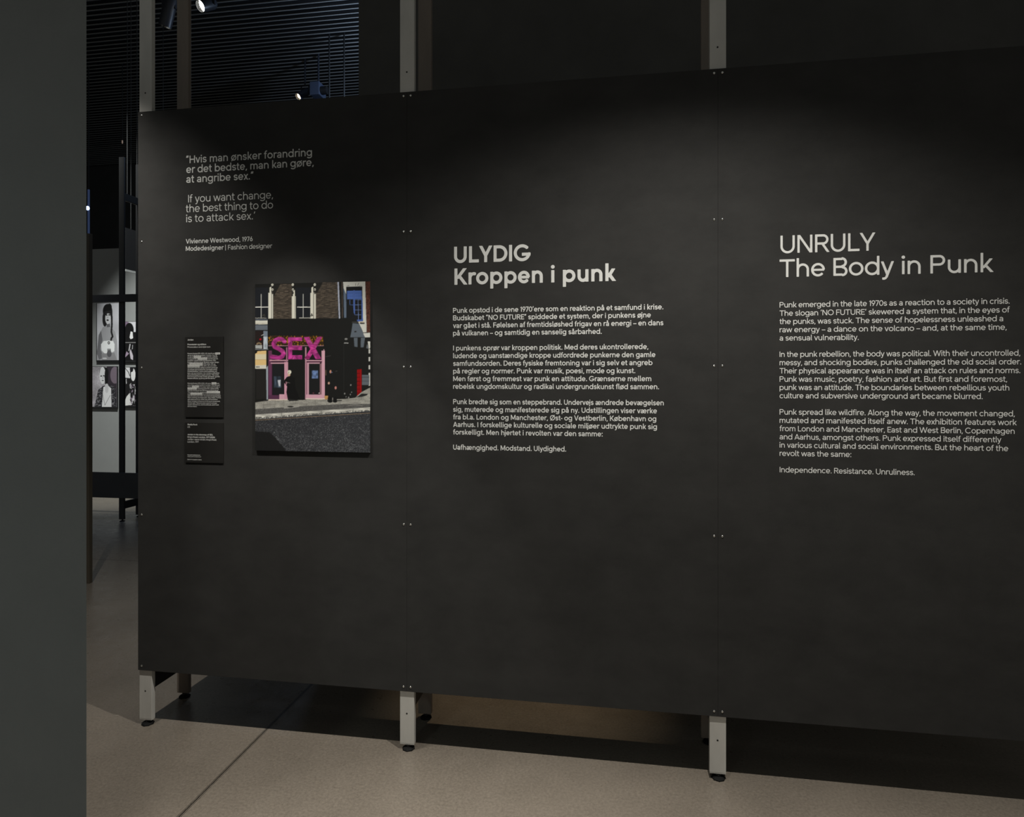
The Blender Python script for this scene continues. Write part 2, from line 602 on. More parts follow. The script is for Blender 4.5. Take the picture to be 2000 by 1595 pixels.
        W = 0.64; L = Rr = 'o'; ring(W / 2, 0.745, W / 2 - h - 0.03, 0.265 - h); ring(W / 2, 0.265, W / 2 - h, 0.275 - h)
    elif ch in '.:':
        W = max(w, 0.13); r = max(w * 0.62, 0.085)
        dot(W / 2, r - 0.01, r)
        if ch == ':': dot(W / 2, X - r, r)
    elif ch in ',':
        W = max(w, 0.13); diag(W / 2 + 0.03, 0.13, W / 2 - 0.05, -0.14)
    elif ch in '’‘':
        W = 0.14; diag(W / 2 + 0.04, 1.03, W / 2 - 0.04, 0.74)
    elif ch == '”':
        W = 0.32
        for x in (0.08, 0.25): diag(x + 0.04, 1.03, x - 0.04, 0.74)
    elif ch == '–':
        W = 0.62; L = Rr = 't'; box(0, 0.36 - h * 0.9, W, 0.36 + h * 0.9)
    elif ch == '-':
        W = 0.34; L = Rr = 't'; box(0, 0.36 - h * 0.9, W, 0.36 + h * 0.9)
    elif ch == '(':
        W = 0.24; L = 'o'; arc(0.52, 0.42, 0.52 - h, 0.66, 128, 232)
    elif ch == ')':
        W = 0.24; Rr = 'o'; arc(-0.28, 0.42, 0.52 - h, 0.66, 52, -52)
    elif ch == '|':
        W = w * 0.8; box(0, -0.2, W, 1.05)
    elif ch == ' ':
        W = 0.18
    return W, R, L, Rr


BEAR = {'i': 0.098, 'o': 0.055, 't': 0.035, 'v': 0.015}
GC = {}


def glyph_mesh(ch, w, res):
    key = (ch, round(w, 3), res)
    if key in GC:
        return GC[key]
    W, R, L, Rr = glyph(ch, w)
    V, FC = [], []
    if R:
        c = 1.0 / res
        xs = np.arange(-0.3, W + 0.3 + c, c) + c * 0.37
        ys = np.arange(-0.36, 1.14 + c, c) + c * 0.41
        P = np.meshgrid(xs, ys)
        D = np.full(P[0].shape, 9.0)
        for r in R:
            if r[0] == 'b':
                _, x0, y0, x1, y1 = r
                d = np.maximum(np.abs(P[0] - (x0 + x1) / 2) - (x1 - x0) / 2, np.abs(P[1] - (y0 + y1) / 2) - (y1 - y0) / 2)
            elif r[0] == 'd':
                d = np.hypot(P[0] - r[1], P[1] - r[2]) - r[3]
            elif r[0] == 'p':
                pts = r[1]
                ar = sum(a[0] * b[1] - b[0] * a[1] for a, b in zip(pts, pts[1:] + pts[:1]))
                if ar < 0:
                    pts = pts[::-1]
                d = np.full(P[0].shape, -9.0)
                for a, b in zip(pts, pts[1:] + pts[:1]):
                    l = math.hypot(b[0] - a[0], b[1] - a[1])
                    d = np.maximum(d, ((P[0] - a[0]) * (b[1] - a[1]) - (P[1] - a[1]) * (b[0] - a[0])) / l)
            else:
                d = np.full(P[0].shape, 9.0)
                pts, ww = r[1], r[2]
                for a, b in zip(pts, pts[1:]):
                    d = np.minimum(d, seg_box(P, a, b, ww))
                inner = pts[1:-1]
                if math.hypot(pts[0][0] - pts[-1][0], pts[0][1] - pts[-1][1]) < 1e-6:
                    inner = pts
                for a in inner:
                    d = np.minimum(d, np.hypot(P[0] - a[0], P[1] - a[1]) - ww / 2)
            D = np.minimum(D, d)
        I = D < 0
        ny, nx = D.shape
        s = I[:-1, :-1].astype(int) + I[:-1, 1:] + I[1:, 1:] + I[1:, :-1]
        vid = {}

        def vtx(k, x, y_):
            if k not in vid:
                vid[k] = len(V)
                V.append((x, y_))
            return vid[k]
        for j in range(ny - 1):
            row = s[j]
            if not row.any():
                continue
            i = 0
            while i < nx - 1:
                if row[i] == 4:
                    i0 = i
                    while i < nx - 1 and row[i] == 4:
                        i += 1
                    FC.append((vtx((i0, j), xs[i0], ys[j]), vtx((i, j), xs[i], ys[j]), vtx((i, j + 1), xs[i], ys[j + 1]), vtx((i0, j + 1), xs[i0], ys[j + 1])))
                    continue
                if row[i]:
                    cs = [(i, j), (i + 1, j), (i + 1, j + 1), (i, j + 1)]
                    f = []
                    for a, b in zip(cs, cs[1:] + cs[:1]):
                        da, db = D[a[1], a[0]], D[b[1], b[0]]
                        if da < 0:
                            f.append(vtx(a, xs[a[0]], ys[a[1]]))
                        if (da < 0) != (db < 0):
                            t_ = da / (da - db)
                            k = (a, b) if a < b else (b, a)
                            f.append(vtx(k, xs[a[0]] + t_ * (xs[b[0]] - xs[a[0]]), ys[a[1]] + t_ * (ys[b[1]] - ys[a[1]])))
                    if len(f) >= 3:
                        FC.append(tuple(f))
                i += 1
    GC[key] = (np.array(V).reshape(-1, 2), FC, W, BEAR[L], BEAR[Rr])
    return GC[key]


def lettering(name, lines, cap, y, parent, mat, weight=0.14, res=26):
    """lines: (text, left px, right px, baseline px at the left[, weight]); all in one flat mesh"""
    V, P = [], []
    for ln in lines:
        s, ul, ur, vb = ln[:4]
        w = ln[4] if len(ln) > 4 else weight
        a = at_y(ul, vb, y)
        want = (at_y(ur, vb, y).x - a.x) / cap
        gs = [glyph_mesh(ch, w, res) for ch in s]
        nat = sum(g[2] + g[3] + g[4] for g in gs) - gs[0][3] - gs[-1][4]
        gaps = max(1, len(s) - 1)
        e = max(-0.05, min(0.075, (want - nat) / gaps)) if len(s) > 3 else 0.0
        sx = want / (nat + e * gaps)
        x = -gs[0][3]
        for g in gs:
            x += g[3]
            off = len(V)
            for vx, vy in g[0]:
                V.append((a.x + (x + vx) * sx * cap, y, a.z + vy * cap))
            P += [tuple(i + off for i in p) for p in g[1]]
            x += g[2] + g[4] + e
        LOG.append((s[:24], round(e, 3), round(sx, 3)))
    me = bpy.data.meshes.new(name)
    me.from_pydata(V, [], P)
    me.update()
    if len(me.polygons) and me.polygons[0].normal.y > 0:
        me.flip_normals()
    me.materials.append(mat)
    return link(name, me, parent)


LOG = []


def headings(name, lines, *a, **k):
    for ln in lines:
        lettering(name, [ln], *a, **k)


# ------------------------------------------------------------------ partition panels
PT = 0.0065           # board thickness
ZB, ZT = 0.241, 2.681
SCREW_Z = (2.665, 2.113, 1.562, 0.9205, 0.2605)
XS = (-1.2235, 0.0, 1.22, 2.44)
GAP = 0.00015
PANEL_LABEL = (
    'black wall panel at the left with a pale quotation and a framed street photograph',
    'black wall panel in the middle with the bold Danish heading ULYDIG',
    'black wall panel at the right with the thin English heading UNRULY')
panels = []
for i in range(3):
    x0, x1 = XS[i] + (GAP if i else 0), XS[i + 1] - GAP
    t = thing('display_panel', PANEL_LABEL[i], 'panel', ((x0 + x1) / 2, 0, ZB), 'black text panels of the freestanding display wall')
    MB().box((x0, 0, ZB), (x1, PT, ZT), 0.0006).build('board', M['panel'], t)
    xs = ([XS[0] + 0.0175] if i == 0 else [XS[i] + 0.016]) + [XS[i + 1] - 0.014]
    if i == 2:
        xs = xs[:1]
    for x in xs:
        for z in SCREW_Z:
            q = MB()
            q.lathe([(0.0042, 0.0), (0.0042, 0.0006), (0.0034, 0.0016), (0.0022, 0.0021), (0.0018, 0.0012), (0.0002, 0.0012)],
                    (x, 0, z), (0, -1, 0), 16)
            q.build('screw', M['screw'], t, True)
    panels.append(t)

TY = -0.0004
quote = [('”Hvis man ønsker forandring', 363.8, 609.3, 319.0),
         ('er det bedste, man kan gøre,', 363.8, 612.3, 338.0),
         ('at angribe sex.”', 363.8, 494.5, 357.1)]
quote_en = [('If you want change,', 367.5, 532.9, 395.3),
            ('the best thing to do', 362.9, 533.3, 414.6),
            ('is to attack sex.’', 363.8, 498.0, 434.0)]
who = [('Vivienne Westwood, 1976', 362.9, 493.5, 475.7),
       ('Modedesigner |', 362.9, 441.0, 490.0),
       ('Fashion designer', 445.3, 531.4, 487.4, 0.125)]
lettering('quotation_lettering', quote, 0.0325, TY, panels[0], M['vinyl'], 0.150)
lettering('quotation_lettering', quote_en, 0.0325, TY, panels[0], M['vinyl'], 0.115)
lettering('attribution_lettering', who, 0.0200, TY, panels[0], M['vinyl'], 0.165)

head = [('ULYDIG', 886.9, 1035.8, 513.6), ('Kroppen i punk', 887.6, 1203.0, 556.1)]
b1 = [('Punk opstod i de sene 1970’ere som en reaktion på et samfund i krise.', 884.8, 1295.3, 611.0),
      ('Budskabet ”NO FUTURE” spiddede et system, der i punkens øjne', 884.8, 1271.2, 625.6),
      ('var gået i stå. Følelsen af fremtidsløshed frigav en rå energi – en dans', 884.8, 1295.7, 640.5),
      ('på vulkanen – og samtidig en sanselig sårbarhed.', 884.8, 1175.1, 655.2)]
b2 = [('I punkens oprør var kroppen politisk. Med deres ukontrollerede,', 885.0, 1266.0, 684.4),
      ('ludende og uanstændige kroppe udfordrede punkerne den gamle', 885.0, 1280.2, 699.4),
      ('samfundsorden. Deres fysiske fremtoning var i sig selv et angreb', 885.0, 1274.4, 714.3),
      ('på regler og normer. Punk var musik, poesi, mode og kunst.', 885.0, 1240.6, 729.2),
      ('Men først og fremmest var punk en attitude. Grænserne mellem', 885.0, 1272.1, 744.2),
      ('rebelsk ungdomskultur og radikal undergrundskunst flød sammen.', 885.0, 1287.0, 759.1)]
b3 = [('Punk bredte sig som en steppebrand. Undervejs ændrede bevægelsen', 885.0, 1296.4, 789.0),
      ('sig, muterede og manifesterede sig på ny. Udstillingen viser værke', 885.0, 1283.1, 803.9),
      ('fra bl.a. London og Manchester, Øst- og Vestberlin, København og', 885.0, 1281.8, 818.7),
      ('Aarhus. I forskellige kulturelle og sociale miljøer udtrykte punk sig', 885.0, 1283.1, 833.4),
      ('forskelligt. Men hjertet i revolten var den samme:', 885.0, 1176.9, 848.2)]
b4 = [('Uafhængighed. Modstand. Ulydighed.', 885.0, 1105.6, 877.8)]
headings('heading_lettering', head, 0.0655, TY, panels[1], M['vinyl'], 0.188, 44)
for b in (b1, b2, b3, b4):
    lettering('paragraph_lettering', b, 0.0202, TY, panels[1], M['vinyl'], 0.165)

head = [('UNRULY', 1524.3, 1710.0, 494.6), ('The Body in Punk', 1522.6, 1940.0, 541.2)]
c1 = [('Punk emerged in the late 1970s as a reaction to a society in crisis.', 1522.6, 1971.8, 600.5),
      ('The slogan ‘NO FUTURE’ skewered a system that, in the eyes of', 1522.6, 1972.0, 616.8),
      ('the punks, was stuck. The sense of hopelessness unleashed a', 1522.6, 1959.3, 632.9),
      ('raw energy – a dance on the volcano – and, at the same time,', 1522.6, 1965.8, 648.9),
      ('a sensual vulnerability.', 1522.6, 1677.0, 665.0)]
c2 = [('In the punk rebellion, the body was political. With their uncontrolled,', 1522.6, 1992.5, 696.9),
      ('messy, and shocking bodies, punks challenged the old social order.', 1522.6, 1994.3, 713.1),
      ('Their physical appearance was in itself an attack on rules and norms.', 1522.6, 1992.5, 729.2),
      ('Punk was music, poetry, fashion and art. But first and foremost,', 1522.6, 1966.8, 745.3),
      ('punk was an attitude. The boundaries between rebellious youth', 1522.6, 1971.3, 761.4),
      ('culture and subversive underground art became blurred.', 1522.6, 1919.0, 777.5)]
c3 = [('Punk spread like wildfire. Along the way, the movement changed,', 1522.6, 1981.8, 809.4),
      ('mutated and manifested itself anew. The exhibition features work', 1522.6, 1985.8, 825.6),
      ('from London and Manchester, East and West Berlin, Copenhagen', 1522.6, 1981.8, 841.7),
      ('and Aarhus, amongst others. Punk expressed itself differently', 1522.6, 1955.8, 857.7),
      ('in various cultural and social environments. But the heart of the', 1522.6, 1969.3, 873.8),
      ('revolt was the same:', 1522.6, 1662.5, 889.9)]
c4 = [('Independence. Resistance. Unruliness.', 1522.8, 1786.3, 922.0)]
headings('heading_lettering', head, 0.0655, TY, panels[2], M['vinyl'], 0.128, 44)
for b in (c1, c2, c3, c4):
    lettering('paragraph_lettering', b, 0.0202, TY, panels[2], M['vinyl'], 0.130)

# ------------------------------------------------------------------ support frames
FRAME_LABEL = (
    'metal support frame at the open left end of the display wall',
    'metal support frame behind the seam of the left and middle panels',
    'metal support frame behind the seam of the middle and right panels')
FX = (-1.1925, -0.001, 1.2205)


def support_frame(x, label, y0=PT + 0.0004, ztop=3.7, name='support_frame', mat=None, group='metal support frames of the display wall', rail_z=(0.145, 0.22)):
    mat = mat or M['steel']
    t = thing(name, label, 'frame', (x, y0, 0), group)
    zb = 0.0215
    for yy, nm, dep in ((y0, 'front_post', 0.022), (y0 + 0.2435, 'rear_post', 0.0215)):
        p = MB().box((x - 0.030, yy, zb + 0.004), (x + 0.030, yy + dep, ztop), 0.0012)
        p.box((x - 0.0295, yy + 0.0005, zb), (x + 0.0295, yy + dep - 0.0005, zb + 0.005), 0.0005)
        po = p.build(nm, M['rear_post'] if nm == 'rear_post' and mat is M['steel'] else mat, t)
        if nm == 'front_post':
            for z in (0.148, 2.765):
                MB().lathe([(0.0035, 0.0), (0.0035, 0.0004), (0.0001, 0.0004)], (x - 0.001, yy, z), (0, -1, 0), 12).build('bolt_hole', M['hole'], po)
        yc = yy + dep / 2
        ft = MB()
        ft.lathe([(0.0001, 0.0), (0.026, 0.0), (0.026, 0.004), (0.021, 0.008), (0.010, 0.010), (0.0001, 0.010)], (x + 0.003, yc, 0), (0, 0, 1), 8)
        fo = ft.build('foot', M['rubber'], t)
        st = MB().cyl((x + 0.003, yc, 0.009), (x + 0.003, yc, zb + 0.002), 0.0055, seg=12)
        st.cyl((x + 0.003, yc, 0.013), (x + 0.003, yc, 0.018), 0.010, seg=6)
        st.build('levelling_bolt', M['black'], fo)
    for z0, z1 in (rail_z, (3.45, 3.525)):
        MB().box((x - 0.012, y0 + 0.0215, z0), (x + 0.012, y0 + 0.2435, z1), 0.001).build('cross_rail', M['black'], t)
    return t


for i, x in enumerate(FX):
    support_frame(x, FRAME_LABEL[i])

# boards on the back of the same wall
struct(MB().box((XS[0], PT + 0.2662, ZB), (XS[3], PT + 0.2727, ZT)).build('wall_partition_back', M['panel']))

# ------------------------------------------------------------------ painting helpers for prints
class Paint:
    def __init__(self, X, Y, seed=1):
        self.X, self.Y = X, Y
        self.c = np.zeros(X.shape + (3,))
        self.rng = np.random.default_rng(seed)

    def fill(self, mask, col, a=1.0):
        col = np.array(col, float)
        self.c[mask] = self.c[mask] * (1 - a) + col * a

    def poly(self, pts, col, a=1.0):
        X, Y = self.X, self.Y
        ins = np.zeros(X.shape, bool)
        n = len(pts)
        for i in range(n):
            x1, y1 = pts[i]
            x2, y2 = pts[(i + 1) % n]
            if y1 == y2:
                continue
            cond = ((Y >= min(y1, y2)) & (Y < max(y1, y2)))
            xi = x1 + (Y - y1) * (x2 - x1) / (y2 - y1)
            ins ^= cond & (X < xi)
        self.fill(ins, col, a)
        return ins

    def rect(self, x0, y0, x1, y1, col, a=1.0):
        mk = (self.X >= x0) & (self.X < x1) & (self.Y >= y0) & (self.Y < y1)
        self.fill(mk, col, a)
        return mk

    def ell(self, cx, cy, rx, ry, col, a=1.0):
        mk = ((self.X - cx) / rx) ** 2 + ((self.Y - cy) / ry) ** 2 < 1
        self.fill(mk, col, a)
        return mk

    def line(self, pts, w, col, a=1.0):
        mk = np.zeros(self.X.shape, bool)
        for (x1, y1), (x2, y2) in zip(pts, pts[1:]):
            dx, dy = x2 - x1, y2 - y1
            L2 = dx * dx + dy * dy + 1e-9
            t = np.clip(((self.X - x1) * dx + (self.Y - y1) * dy) / L2, 0, 1)
            mk |= (self.X - x1 - t * dx) ** 2 + (self.Y - y1 - t * dy) ** 2 < (w / 2) ** 2
        self.fill(mk, col, a)
        return mk

    def vnoise(self, sx, sy):
        """smooth value noise with cell size sx, sy, range -1..1"""
        gx, gy = self.X / sx, self.Y / sy
        i, j = np.floor(gx).astype(int), np.floor(gy).astype(int)
        fx, fy = gx - i, gy - j
        fx, fy = fx * fx * (3 - 2 * fx), fy * fy * (3 - 2 * fy)
        tab = self.rng.uniform(-1, 1, (257, 257))
        g = lambda a, b: tab[a % 257, b % 257]
        return (g(i, j) * (1 - fx) + g(i + 1, j) * fx) * (1 - fy) + (g(i, j + 1) * (1 - fx) + g(i + 1, j + 1) * fx) * fy

    def mod(self, mask, field, amt):
        self.c[mask] *= (1 + amt * field[mask])[:, None]


def print_mesh(name, x0, x1, z0, z1, y, nx, nz, painter, mat, parent, gain, crop, ss=3):
    """flat print on the plane y: a fine grid whose vertex colours hold the picture.
    painter works in the coordinates of a photo crop (ox, oy, scale)"""
    ox, oy, s = crop
    gx = np.linspace(x0, x1, nx)
    gz = np.linspace(z1, z0, nz)
    acc = np.zeros((nz, nx, 3))
    offs = [(a + 0.5) / ss - 0.5 for a in range(ss)]
    hx, hz = (x1 - x0) / (nx - 1), (z1 - z0) / (nz - 1)
    for du in offs:
        for dv in offs:
            WXg, WZg = np.meshgrid(gx + du * hx, gz + dv * hz)
            dx, dy, dz = WXg - XC, y - YC, WZg - ZC
            Z = -SW * dx + CW * dy
            Xc = CW * dx + SW * dy
            U = 1000 + F * Xc / Z
            V = CY - F * dz / Z
            acc += painter((U - ox) * s, (V - oy) * s)
    acc = np.clip(acc / (ss * ss), 0, 255) / 255
    lin = np.where(acc <= 0.04045, acc / 12.92, ((acc + 0.055) / 1.055) ** 2.4)
    lin = np.clip(lin * gain, 0.004, 0.92)
    X, Z = np.meshgrid(gx, gz)
    verts = np.stack([X, np.full_like(X, y), Z], -1).reshape(-1, 3)
    idx = np.arange(nx * nz).reshape(nz, nx)
    faces = np.stack([idx[1:, :-1], idx[1:, 1:], idx[:-1, 1:], idx[:-1, :-1]], -1).reshape(-1, 4)
    me = bpy.data.meshes.new(name)
    me.vertices.add(len(verts))
    me.vertices.foreach_set('co', verts.ravel())
    me.loops.add(faces.size)
    me.loops.foreach_set('vertex_index', faces.ravel())
    me.polygons.add(len(faces))
    me.polygons.foreach_set('loop_start', np.arange(0, faces.size, 4))
    me.update(calc_edges=True)
    at = me.color_attributes.new('Print', 'FLOAT_COLOR', 'POINT')
    at.data.foreach_set('color', np.concatenate([lin.reshape(-1, 3), np.ones((nx * nz, 1))], 1).ravel())
    me.materials.append(mat)
    return link(name, me, parent)


# ------------------------------------------------------------------ the street photograph
def paint_street(X, Y):
    P = Paint(X, Y, 7)
    K = (25, 25, 24)
    P.fill(np.ones(X.shape, bool), K)
    cream = (196, 194, 181)
    bt = P.rng.uniform(0, 1, (200, 200))
    for (a, b, c, d, cut) in ((240, 62, 400, 363, 1), (606, 48, 797, 358, 2)):
        mk = P.rect(a, b, c, d, (38, 34, 31))
        row = np.floor((Y - b) / 11.6).astype(int)
        colm = np.floor((X - a + (row % 2) * 14) / 28.0).astype(int)
        fr = (Y - b) / 11.6 - row
        lit = mk & (fr > 0.35) & (fr < 0.78)
        v = bt[row % 200, (colm + 31 * cut) % 200]
        P.c[lit] = (np.array((104, 93, 80)) * (0.68 + 0.45 * v[lit])[:, None])
        tri = mk & (X - a < 62 - (Y - b) * 0.55) & (Y < b + 110)
        P.fill(tri, K, 0.85)
    # sash windows
    P.rect(82, 95, 196, 362, (27, 29, 33))
    P.rect(432, 95, 560, 362, (27, 29, 33))
    for a, b, t in ((195, 237, 95), (398, 432, 125), (558, 606, 95)):
        P.poly([(a, t + 45), (a + 10, t + 45), (a + 10, t), (a + 26, t - 10), (a + 26, t + 40), (b, t + 45), (b, 363), (a, 363)], cream)
        P.rect(a + 27, t + 10, a + 31, 363, (60, 60, 56))
    for x in (230, 407, 597):
        P.ell(x, 70, 10, 12, cream)
        P.ell(x, 72, 4, 3, (70, 68, 64))
        P.ell(x + 1, 112, 8, 11, (200, 198, 186))
        P.ell(x, 114, 4, 5, K)
        P.ell(x + 2, 140, 6, 12, (50, 48, 45))
    for x, h0, h1 in ((133, 82, 200), (497, 445, 562)):
        P.rect(x - 3.5, 150, x + 3.5, 357, (165, 165, 160))
        P.rect(h0, 260, h1, 268, (196, 195, 188))
    for x in range(85, 182, 9):
        P.ell(x, 357 + (x % 4), 5, 3, (150, 148, 140))
    P.rect(462, 354, 562, 361, (165, 163, 155))
    for x, yv in ((160, 330), (150, 336), (165, 342), (570, 325), (577, 335), (566, 338)):
        P.ell(x, yv, 5, 6, (60, 58, 50) if x < 300 else K)
    P.line([(800, 48), (811, 357)], 13, (152, 157, 172))
    P.line([(832, 46), (836, 357)], 5, (88, 74, 66))
    # white surround and blue window
    W = (188, 188, 181)
    P.poly([(842, 45), (1034, 42), (1046, 482), (1017, 482), (982, 409), (970, 388), (1014, 386), (1008, 86), (869, 88), (870, 154), (845, 97)], W)
    P.poly([(845, 97), (870, 154), (873, 357), (850, 357)], (84, 96, 112))
    for q in ([(875, 80), (895, 79)], [(980, 82), (1002, 81)], [(950, 60), (951, 80)], [(968, 78), (978, 56)]):
        P.line(q, 3, (90, 88, 84))
    P.poly([(869, 88), (1008, 86), (1014, 386), (871, 357)], (24, 25, 27))
    P.poly([(876, 123), (1003, 121), (1006, 196), (877, 196)], (70, 96, 158))
    for yv in (140, 146, 168):
        P.line([(876, yv), (1005, yv)], 2, (55, 76, 130))
    for x in range(890, 1003, 17):
        P.line([(x, 148), (x, 194)], 1.5, (60, 84, 140))
    P.poly([(930, 118), (944, 118), (946, 338), (934, 312), (930, 250)], (68, 92, 152))
    P.poly([(1000, 190), (1011, 190), (1015, 386), (1002, 386)], (60, 84, 145))
    P.poly([(960, 373), (1012, 372), (1014, 387), (968, 388)], (62, 86, 148))
    mun = (98, 116, 160)
    P.line([(972, 200), (975, 374)], 4.5, mun)
    for yv in (201, 245, 288, 331):
        P.line([(946, yv), (1000, yv)], 3.5, mun)
    P.line([(901, 201), (902, 245), (930, 245)], 4, (70, 96, 150))
    P.poly([(982, 409), (925, 402), (914, 475), (904, 525), (1032, 525), (1015, 484)], (84, 92, 101))
    P.poly([(982, 402), (1046, 402), (1046, 482), (1016, 484)], W)
    P.rect(918, 390, 975, 399, (60, 60, 60))
    P.rect(975, 388, 1027, 397, (188, 176, 152))
    P.rect(988, 398, 1027, 409, (40, 38, 36))
    P.rect(940, 470, 958, 482, (40, 38, 38))
    P.poly([(1015, 490), (1076, 484), (1077, 525), (1032, 525)], W)
    P.line([(1018, 488), (1077, 483)], 4, (60, 58, 55))
    P.poly([(935, 529), (967, 529), (967, 610), (940, 605)], (82, 90, 98))
    P.poly([(996, 529), (1032, 529), (1020, 612), (994, 612)], (84, 92, 100))
    P.poly([(1055, 560), (1078, 560), (1078, 617), (1065, 628)], W)
    P.poly([(1050, 580), (1064, 612), (1060, 625), (1042, 618)], (88, 92, 96))
    for a, b in ((628, 664), (695, 732), (766, 802), (833, 945)):
        P.rect(1063, a, 1078, b, (178, 178, 172))
    bk = P.poly([(1036, 42), (1078, 41), (1078, 482), (1047, 482)], (76, 45, 36))
    P.mod(bk, P.vnoise(7, 5), 0.35)
    # left neighbour
    P.rect(82, 366, 190, 379, (70, 76, 84))
    P.rect(82, 380, 188, 413, (192, 190, 178))
    P.rect(82, 403, 188, 406, (120, 112, 95))
    P.rect(82, 418, 188, 462, (84, 90, 98))
    for yv in (428, 441, 455):
        P.rect(82, yv, 188, yv + 2.5, (112, 118, 124))
    P.rect(82, 470, 152, 630, (34, 27, 26))
    P.rect(152, 470, 188, 520, (104, 114, 126))
    gl = P.rect(152, 520, 188, 629, (165, 174, 182))
    P.mod(gl, P.vnoise(14, 30), 0.22)
    P.ell(127, 542, 9, 8, (160, 10, 26))
    P.line([(135, 510), (156, 500)], 5, (170, 172, 172))
    for x in (98, 108, 120, 131):
        P.ell(x, 576 + (x % 3) * 3, 4, 9, (150, 130, 100))
    P.rect(84, 592, 142, 622, (150, 154, 152))
    P.rect(82, 626, 195, 633, (110, 114, 116))
    P.poly([(100, 645), (180, 640), (178, 797), (80, 797), (80, 668), (96, 660)], (208, 170, 116))
    P.poly([(84, 672), (179, 670), (179, 718), (80, 718)], (196, 186, 156))
    P.rect(80, 717, 179, 720, (150, 120, 80))
    P.poly([(80, 768), (178, 764), (178, 797), (80, 797)], (190, 188, 176))
    for x in (92, 103, 115):
        P.ell(x, 782, 4, 6, (60, 58, 50))
    P.poly([(178, 640), (190, 640), (184, 790), (178, 797)], K)
    P.rect(88, 800, 174, 1060, (33, 32, 31))
    P.poly([(176, 790), (192, 770), (192, 1063), (180, 1063)], (138, 146, 154))
    # graffiti fascia
    g = P.rect(195, 512, 672, 596, (46, 33, 19))
    gn = P.vnoise(9, 16) + 0.6 * P.vnoise(5, 7)
    P.fill(g & (gn > 0.55), (150, 104, 24))
    P.fill(g & (gn < -0.95), (120, 84, 60))
    for x in range(205, 670, 30):
        h = 520 + (x * 7 % 23)
        P.line([(x, h), (x + 4, h + 26), (x + 14, h + 22)], 4, (168, 118, 26))
    P.rect(195, 595, 675, 601, (158, 116, 130))
    # pink shopfront
    pk, pd = (190, 146, 160), (92, 52, 78)
    P.rect(195, 640, 226, 1063, pd)
    P.rect(226, 742, 340, 1030, (36, 22, 32))
    P.rect(232, 752, 332, 1024, (28, 29, 31))
    P.rect(196, 1026, 292, 1063, (78, 46, 68))
    P.rect(290, 1018, 366, 1063, pk)
    P.rect(205, 720, 366, 730, (186, 140, 152))
    P.rect(216, 732, 345, 742, (70, 40, 58))
    P.rect(216, 744, 336, 753, pk)
    P.rect(334, 738, 366, 1062, (184, 136, 152))
    P.rect(350, 612, 360, 740, (150, 104, 124))
    P.rect(195, 1061, 366, 1071, (196, 182, 170))
    P.rect(514, 610, 525, 1062, (176, 130, 146))
    P.rect(525, 742, 532, 1050, (110, 64, 84))
    P.rect(532, 745, 546, 1050, pk)
    P.rect(546, 752, 654, 1024, (27, 27, 28))
    P.rect(640, 752, 656, 1022, (120, 90, 96))
    P.rect(656, 640, 684, 1060, pk)
    P.rect(672, 628, 679, 760, (196, 156, 166))
    P.rect(525, 722, 672, 731, pk)
    P.rect(525, 732, 660, 744, (84, 48, 66))
    P.rect(530, 744, 640, 753, (186, 146, 160))
    P.rect(524, 1020, 684, 1054, pk)
    P.rect(520, 1052, 692, 1064, (200, 186, 176))
    gl = P.rect(244, 862, 306, 960, (52, 62, 74))
    P.mod(gl, P.vnoise(16, 40), 0.5)
    P.poly([(275, 896), (302, 893), (300, 950), (286, 948)], (172, 176, 182))
    po = P.rect(572, 812, 626, 882, (82, 100, 136))
    P.mod(po, P.vnoise(14, 12), 0.3)
    P.ell(585, 1008, 8, 5, (90, 50, 60))
    P.ell(635, 1008, 6, 5, (180, 170, 165))
    # letters
    base = P.c.copy()
    mk = P.line([(335, 562), (318, 545), (285, 540), (255, 552), (240, 580), (250, 608), (285, 624), (318, 645), (328, 668), (316, 692), (285, 702), (226, 693)], 36, (156, 50, 120))
    mk |= P.rect(366, 526, 402, 716, (156, 50, 120))
    mk |= P.poly([(366, 524), (488, 526), (488, 556), (366, 560)], (156, 50, 120))
    mk |= P.rect(395, 597, 488, 635, (156, 50, 120))
    mk |= P.rect(366, 680, 488, 716, (156, 50, 120))
    mk |= P.poly([(502, 524), (548, 522), (655, 712), (606, 716)], (156, 50, 120))
    mk |= P.poly([(620, 522), (664, 520), (596, 640), (548, 716), (506, 712)], (152, 48, 112))
    P.mod(mk, P.vnoise(26, 20), 0.28)
    P.mod(mk, P.vnoise(60, 44), 0.15)
    hl = mk & (P.vnoise(34, 16) > 0.5)
    P.fill(hl, (190, 92, 146), 0.55)
    for q in ([(300, 548), (318, 575)], [(236, 560), (262, 580)], [(250, 690), (300, 684)], [(372, 600), (392, 560)], [(430, 690), (452, 712)],
              [(410, 690), (400, 712)], [(468, 690), (480, 710)], [(560, 600), (600, 612)], [(565, 640), (600, 630)], [(530, 680), (556, 700)]):
        P.fill(P.line(q, 5, (0, 0, 0), 0.0) & mk, (92, 24, 68), 0.7)
    # people
    P.ell(374, 848, 12, 15, (190, 158, 138))
    P.ell(378, 826, 17, 17, (206, 202, 182))
    P.ell(372, 830, 3, 10, (120, 116, 96))
    P.poly([(356, 868), (392, 858), (424, 876), (430, 960), (470, 1062), (410, 1076), (366, 1076), (352, 1000), (358, 950), (334, 920), (334, 896)], (20, 20, 20))
    P.line([(356, 915), (382, 920)], 4, (110, 108, 104))
    P.poly([(345, 905), (360, 915), (352, 940), (346, 935)], (140, 100, 112))
    P.ell(733, 822, 8, 15, (178, 126, 106))
    P.ell(745, 828, 6, 4, (84, 100, 140))
    P.ell(784, 818, 10, 3, (60, 58, 56))
    P.ell(719, 922, 9, 11, (176, 140, 122))
    P.ell(778, 962, 9, 14, (176, 118, 110))
    P.rect(688, 808, 698, 855, (84, 68, 56))
